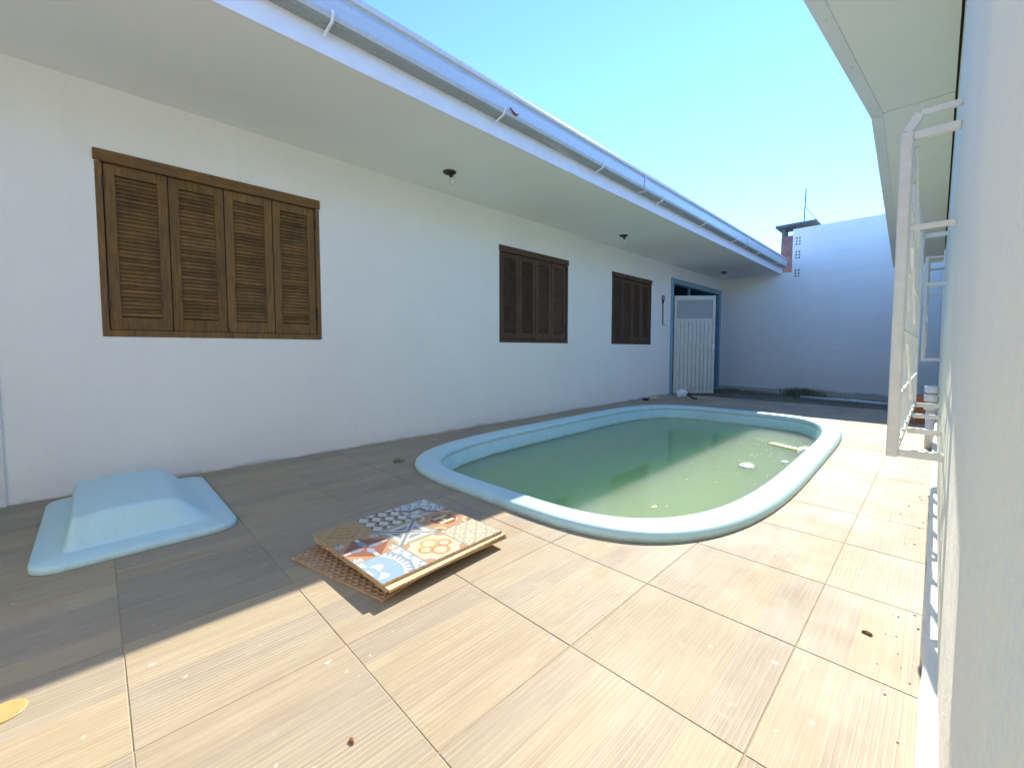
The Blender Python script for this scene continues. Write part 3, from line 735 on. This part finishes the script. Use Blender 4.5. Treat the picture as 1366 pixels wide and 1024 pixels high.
# ------------------------------------------------------------------ fibreglass lid lying by the wall
lid = tag(empty('fibreglass_cover', (-1.8, 0.12, 0)), 'pale blue fibreglass cover with humped middle lying beside the house wall', 'cover')
def rrect(x0, x1, y0, y1, r, z, n=8):
    out = []
    for cx, cy, a0 in ((x1 - r, y1 - r, 0), (x0 + r, y1 - r, 90), (x0 + r, y0 + r, 180), (x1 - r, y0 + r, 270)):
        for k in range(n + 1): t = R(a0 + 90 * k / n); out.append((cx + r * math.cos(t), cy + r * math.sin(t), z))
    return out
fx0, fx1, fy0, fy1 = -2.40, -1.262, -0.262, 0.482
fm = MB(); rs_ = [(0.0, 0.002, 0.10), (0.0, 0.026, 0.10), (0.008, 0.035, 0.095), (0.1, 0.036, 0.05)]
for ins, z, rr in rs_: fm.v += rrect(fx0 + ins, fx1 - ins, fy0 + ins, fy1 - ins, rr, z)
nn = 36
for k in range(len(rs_) - 1):
    for q in range(nn): a = k * nn + q; b2 = k * nn + (q + 1) % nn; fm.f.append((a, b2, b2 + nn, a + nn))
fm.f.append(tuple((len(rs_) - 1) * nn + q for q in range(nn)))
fm.build('flange', M['fibre'], lid, True)
hm = MB(); NU, NV = 64, 60
hx0, hx1, hy0, hy1 = -2.30, -1.385, -0.17, 0.42
def sm(t): t = max(0, min(1, t)); return t * t * (3 - 2 * t)
for a in range(NU + 1):
    for b in range(NV + 1):
        u, v = a / NU, b / NV; x = hx0 + (hx1 - hx0) * u; y = hy0 + (hy1 - hy0) * v
        side = sm(u / 0.13) * sm((1 - u) / 0.085)
        along = sm(v / 0.07) * sm((1 - v) / 0.34)
        arch = 0.86 + 0.14 * math.sin(math.pi * min(1, v * 1.2))
        hm.v.append((x, y, 0.034 + 0.145 * side * along * arch))
for a in range(NU):
    for b in range(NV): k = a * (NV + 1) + b; hm.f.append((k, k + NV + 1, k + NV + 2, k + 1))
hm.build('hump', M['fibre'], lid, True)

# ------------------------------------------------------------------ stack of patterned tiles
stack_c = Vector((-0.45, 0.99, 0)); TS = 0.63
def loose_tile(z, th, dx, dy, rz, label, top_mat=None, size=TS, tilt=(0, 0)):
    root = tag(empty('loose_tile', (stack_c.x + dx, stack_c.y + dy, z), R(rz)), label, 'tile', 'stack of loose tiles')
    root.rotation_euler = (R(tilt[0]), R(tilt[1]), R(rz))
    h = size / 2
    b = MB(); b.box(-h, h, -h, h, 0, th - 0.0018, 0.0012); o = b.build('body', M['biscuit'], None); o.parent = root
    return root, h, th
def hexc(s_): return tuple((int(s_[i:i + 2], 16) / 255) ** 2.2 for i in (0, 2, 4))
PAL = {k: hexc(v) for k, v in dict(och='a98a5e', och2='9a7448', red='8a5a46', org='b58a66', blue='8494a4', white='d2ccba', cream='cfc29c', lb='8fa8ba', dk='57524d', gy='928c80', navy='4d566a', gold='b5a06c', slate='7d8890', tan='a9a084', brn='85583e', lg='a9a597').items()}
def pattern(u, v):
    c, r = min(2, int(u * 3)), min(2, int(v * 3)); a, b = u * 3 - c, v * 3 - r; x, y = a - .5, b - .5; P = PAL
    d = abs(x) + abs(y); rad = math.hypot(x, y); an = math.atan2(y, x)
    if a < .012 or b < .012 or a > .988 or b > .988: return P['gy']
    if (c, r) == (0, 0):
        if d < .13: return P['och']
        if d < .19: return P['och2']
        if abs(d - .36) < .035: return P['och2']
        if abs(d - .52) < .02: return P['gold']
        return P['och']
    if (c, r) == (1, 0):
        if rad < .28 + .07 * math.cos(8 * an):
            if rad < .07: return P['red']
            if math.cos(4 * an) > -.1: return P['blue']
            return P['red']
        ca = math.hypot(abs(x) - .42, abs(y) - .42)
        if ca < .13: return P['white'] if math.cos(6 * math.atan2(abs(y) - .42, abs(x) - .42)) > 0 else P['blue']
        if (abs(x) < .035 or abs(y) < .035) and d > .3: return P['white']
        return P['red'] if d < .55 else P['org']
    if (c, r) == (2, 0):
        q = math.hypot(a - .5, b + .15)
        if q > .98: return P['lb'] if (int(a * 9) + int(b * 9)) % 3 == 0 else P['white']
        if q > .92: return P['blue']
        if q > .82: return P['white'] if int(math.atan2(b + .15, a - .5) * 14) % 2 else P['blue']
        if q > .78: return P['white']
        if .36 < q < .44 + .08 * math.cos(7 * math.atan2(b + .15, a - .5)): return P['white']
        if q < .22: return P['white']
        return P['lb']
    if (c, r) == (0, 1):
        s3 = math.sqrt(3); k = 3.0; px, py = a * k, b * k * 1.0
        row = math.floor(py / .75); px2 = px + (0.5 if row % 2 else 0); fx = px2 - math.floor(px2); fy = py / .75 - row
        top = abs(fx - .5) + abs(fy - .5) * 1.0 < .5
        if top: return P['white'] if fy < .5 or True else P['gy']
        return P['dk'] if fx < .5 else P['gy']
    if (c, r) == (1, 1):
        m1 = abs(abs(x) - abs(y))
        if m1 < .06: return P['slate']
        if m1 < .11: return P['white']
        mm = max(abs(x), abs(y))
        if mm > .40: return P['tan']
        if mm > .30: return P['white']
        if mm > .2: return P['slate']
        return P['tan']
    if (c, r) == (2, 1):
        for (cx_, cy_, r0) in ((.3, .5, .17), (.7, .5, .17), (.5, .28, .13), (.5, .75, .13)):
            q = math.hypot(a - cx_, b - cy_)
            if abs(q - r0) < .035: return P['gold'] if cx_ < .5 else P['org']
        ca = math.hypot(abs(x) - .5, abs(y) - .5)
        if ca < .2: return P['org']
        if ca < .25: return P['white']
        return P['cream']
    if (c, r) == (0, 2):
        q = math.hypot(a - 1, b)
        w = .62 + .08 * math.cos(8 * math.atan2(b, a - 1))
        if abs(q - w) < .05: return P['navy']
        if abs(q - w + .11) < .04: return P['gold']
        if math.sin(a * 19 + math.sin(b * 15) * 2) > .55: return P['lb']
        if math.sin(b * 21 - math.sin(a * 13) * 2) > .8: return P['slate']
        return P['white']
    if (c, r) == (1, 2):
        if abs(x) < .3 and abs(y) < .3 and d < .48:
            if (abs(abs(x) - .14) < .05 and abs(y) < .2) or (abs(y) < .045 and abs(x) < .16): return P['cream']
            if d > .43: return P['cream']
            return P['brn']
        ca = math.hypot(abs(x) - .5, abs(y) - .5)
        if abs(ca - .22) < .03: return P['cream']
        if ca < .12: return P['brn']
        return P['org']
    fx, fy = (a * 3) % 1 - .5, (b * 3) % 1 - .5
    q = math.hypot(fx, fy)
    if q < .1: return P['gy']
    if abs(q - .36) < .08: return P['lg']
    if math.hypot(abs(fx) - .5, abs(fy)) < .16 or math.hypot(abs(fx), abs(fy) - .5) < .16: return P['lg']
    return P['cream']
def glaze(root, h, th, printed):
    N = 150 if printed else 2; me = bpy.data.meshes.new('glazed_face'); hh = h - 0.0015
    vs_ = [(-hh + 2 * hh * i / N, -hh + 2 * hh * j / N, th - 0.0005) for i in range(N + 1) for j in range(N + 1)]
    fs = [(i * (N + 1) + j, (i + 1) * (N + 1) + j, (i + 1) * (N + 1) + j + 1, i * (N + 1) + j + 1) for i in range(N) for j in range(N)]
    me.from_pydata(vs_, [], fs)
    ca = me.color_attributes.new('print', 'FLOAT_COLOR', 'CORNER'); data = []
    for i in range(N):
        for j in range(N):
            cc = pattern((i + .5) / N, (j + .5) / N) if printed else PAL['cream']; data += [*cc, 1.0] * 4
    ca.data.foreach_set('color', data)
    me.materials.append(M['print']); o = bpy.data.objects.new('glazed_face', me); COL.objects.link(o); o.parent = root
lay = [(0.001, 0.011, -0.035, -0.075, 13, 'waffle backed brown tile lying askew at the bottom of the stack'),
       (0.0125, 0.011, 0.02, 0.01, 4, 'loose tile second from the floor in the patterned tile stack'),
       (0.024, 0.011, -0.015, 0.03, -3, 'loose tile third from the floor in the patterned tile stack'),
       (0.0355, 0.011, 0.012, 0.020, 0.6, 'loose tile third from the top of the patterned tile stack'),
       (0.047, 0.011, 0.026, 0.002, 3.6, 'loose tile directly under the patterned top tile'),
       (0.0585, 0.0115, 0.0, 0.0, 2.2, 'patchwork patterned tile lying on top of the stack')]
for k, (z, th, dx, dy, rz, lb) in enumerate(lay):
    size = TS if k != 0 else 0.60
    if k in (1, 2): size = 0.52
    root, h, th = loose_tile(z, th, dx, dy, rz, lb, None, size)
    if k >= 3: glaze(root, h, th, k == len(lay) - 1)

# ------------------------------------------------------------------ lamps in the soffit, hook, small things by the door
for n_, (lx, ly) in enumerate(((-2.085, 2.46), (-2.095, 5.67), (-2.11, 9.95))):
    r_ = tag(empty('ceiling_lamp', (lx, ly, ZS)), ['bare bulb holder on the soffit between the two nearest shuttered windows', 'bare bulb holder on the soffit before the third shuttered window', 'bare bulb holder on the soffit outside the open door'][n_], 'lamp', 'bare bulb holders on the soffit')
    b = MB(); b.lathe([(0.062, 0), (0.066, -0.006), (0.05, -0.016), (0.02, -0.018)], (lx, ly, ZS - 0.0005), 14); b.build('plate', M['iron'], r_)
    b = MB(); b.tube([(lx, ly, ZS - 0.016), (lx + 0.012, ly + 0.02, ZS - 0.05)], 0.017, 10); b.build('holder', M['iron'], r_)
    mt = Matrix.Rotation(R(18), 4, 'X'); b = MB(); b.lathe([(0.012, 0), (0.015, -0.012), (0.026, -0.035), (0.028, -0.05), (0.02, -0.066), (0.004, -0.073)], (lx + 0.012, ly + 0.02, ZS - 0.048), 14); b.build('bulb', M['glass'], r_, True)
hk = MB(); xx = XW + 0.016
hk.tube([(xx, 7.99, 1.80), (xx, 8.0, 1.42), (xx + 0.004, 8.06, 1.412)], 0.009, 7)
hk.tube([(xx, 7.99, 1.80), (xx, 7.955, 1.93), (xx, 7.965, 1.975), (xx, 8.03, 1.975), (xx, 8.035, 1.93), (xx, 7.99, 1.80)], 0.010, 7)
tag(hk.build('iron_hook', M['iron']), 'long iron hook with looped handle hung on house wall by the door', 'hook')
sp_ = MB(); sp_.box(-0.075, 0.075, -0.045, 0.045, 0.001, 0.055, 0.012, Matrix.Translation((-2.36, 7.25, 0)) @ Matrix.Rotation(R(50), 4, 'Z'))
tag(sp_.build('sponge', M['beige'], None), 'beige sponge lying on the tiles at the house wall', 'sponge')
sp_ = MB(); sp_.box(-0.06, 0.05, -0.03, 0.03, 0.001, 0.04, 0.014, Matrix.Translation((-2.41, 7.05, 0)) @ Matrix.Rotation(R(30), 4, 'Z'))
tag(sp_.build('dark_rag', M['iron']), 'small dark lump lying next to the beige sponge', 'rag')
jg = tag(empty('plastic_jug', (-2.02, 7.9, 0)), 'white plastic jug with orange cap tipped over outside the open door', 'jug')
JM = Matrix.Translation((-2.10, 7.85, 0.085)) @ Matrix.Rotation(R(35), 4, 'Z') @ Matrix.Rotation(R(72), 4, 'Y')
b = MB(); b.lathe([(0.05, -0.09), (0.08, -0.08), (0.085, 0.0), (0.08, 0.05), (0.05, 0.085), (0.025, 0.10), (0.025, 0.115)], (0, 0, 0), 18, JM); b.build('bottle', M['white_plastic'], jg, True)
b = MB(); b.lathe([(0.029, 0.116), (0.031, 0.12), (0.031, 0.145), (0.026, 0.15)], (0, 0, 0), 14, JM); b.build('cap', M['orange'], jg)
b = MB(); b.tube([(-2.0, 7.86, 0.075), (-1.93, 7.84, 0.05), (-1.86, 7.83, 0.018), (-1.80, 7.80, 0.018)], 0.016, 8)
tag(b.build('dark_hose', M['iron'], None, True), 'short dark hose end lying against the tipped white jug', 'hose')
rg = MB(); rg.tube([(-1.165, 2.37, 2.83), (-1.158, 2.40, 2.80), (-1.155, 2.43, 2.79), (-1.158, 2.46, 2.81)], [0.004, 0.009, 0.008, 0.003], 7)
tag(rg.build('red_rag', M['rag']), 'scrap of red cloth caught on the house gutter', 'rag')
ol = MB(); ol.lathe([(0.040, 0.0005), (0.044, 0.001), (0.044, 0.003), (0.040, 0.0045), (0.036, 0.0035), (0.015, 0.003)], (-0.375, -0.232, 0), 24)
tag(ol.build('orange_disc', M['orange'], None, True), 'thin orange plastic disc lying on the tiles at the shadow edge', 'disc')
pp = MB(); pp.tube([(-0.72, 10.55, soil_z(-0.72, 10.55) + 0.03), (0.2, 10.42, soil_z(0.2, 10.42) + 0.03), (1.2, 10.30, soil_z(1.2, 10.3) + 0.03)], 0.028, 10)
tag(pp.build('white_pipe', M['white_plastic'], None, True), 'white plastic pipe lying on the ground along the far wall', 'pipe')

# dry leaves, chips
for (x, y, rr, lb) in ((1.152, 1.737, 0.013, 'curled brown leaf lying on the tiles near the right wall'), (0.33, 0.37, 0.010, 'small curled leaf lying alone on sunlit tiles')):
    flake('dry_leaf', x, y, 0.001, rr, rr * 0.55, rr * 0.5, M['dry_leaf'], lb, 'leaf')
ck = MB()
for k in range(85):
    if k < 55: x, y = 1.27 - abs(random.gauss(0, 0.05)), random.uniform(0.9, 5.5)
    else: x, y = XW + 0.02 + abs(random.gauss(0, 0.04)), random.uniform(-0.4, 7)
    r_ = random.uniform(0.0015, 0.005)
    bm = bmesh.new(); bmesh.ops.create_icosphere(bm, subdivisions=1, radius=r_)
    for w_ in bm.verts: w_.co = Vector((w_.co.x * random.uniform(.7, 1.4) + x, w_.co.y * random.uniform(.7, 1.4) + y, max(0.0005, w_.co.z * 0.6 + r_ * 0.4)))
    ck.add_bm(bm); bm.free()
struct(tag(ck.build('plaster_chips', M['chip']), 'small plaster chips and grit along the wall feet', 'chips'), 'stuff')

# weeds
def blades(mb, cx, cy, n, sx, sy, h, zf):
    for k in range(n):
        x, y = random.gauss(cx, sx), min(random.gauss(cy, sy), YF - 0.03); z = zf(x, y) - 0.004; a = random.uniform(0, 6.28); hh = h * random.uniform(.35, 1.1); w_ = random.uniform(.0015, .005)
        lx, ly = math.cos(a) * hh * random.uniform(.1, .7), math.sin(a) * hh * random.uniform(.1, .7); px, py = -math.sin(a) * w_, math.cos(a) * w_
        i = len(mb.v)
        mb.v += [(x - px, y - py, z), (x + px, y + py, z), (x + lx * .5 - px * 1.6, y + ly * .5 - py * 1.6, z + hh * .6), (x + lx * .5 + px * 1.6, y + ly * .5 + py * 1.6, z + hh * .6), (x + lx, y + ly, z + hh)]
        mb.f += [(i, i + 1, i + 3, i + 2), (i + 2, i + 3, i + 4)]
b = MB(); blades(b, -0.72, 10.85, 1300, 0.16, 0.10, 0.21, soil_z); 
tag(b.build('weed_clump', M['leaf'], None, False, False), 'bushy green weed clump growing at the foot of the far wall', 'weed')
b = MB()
for k in range(26): blades(b, random.uniform(-2.3, 1.2), 11.12, 26, 0.10, 0.03, 0.07, soil_z)
for k in range(24): blades(b, random.uniform(-1.9, 0.9), random.uniform(9.2, 11), 16, 0.14, 0.10, 0.035, soil_z)
struct(tag(b.build('grass', M['leaf'], None, False, False), 'low grass and moss tufts along the far wall', 'grass'), 'stuff')
b = MB(); blades(b, -1.82, 1.72, 60, 0.02, 0.02, 0.035, lambda x, y: 0.0)
tag(b.build('weed_tuft', M['leaf'], None, False, False), 'tiny green tuft sprouting at the pool rim corner', 'weed')
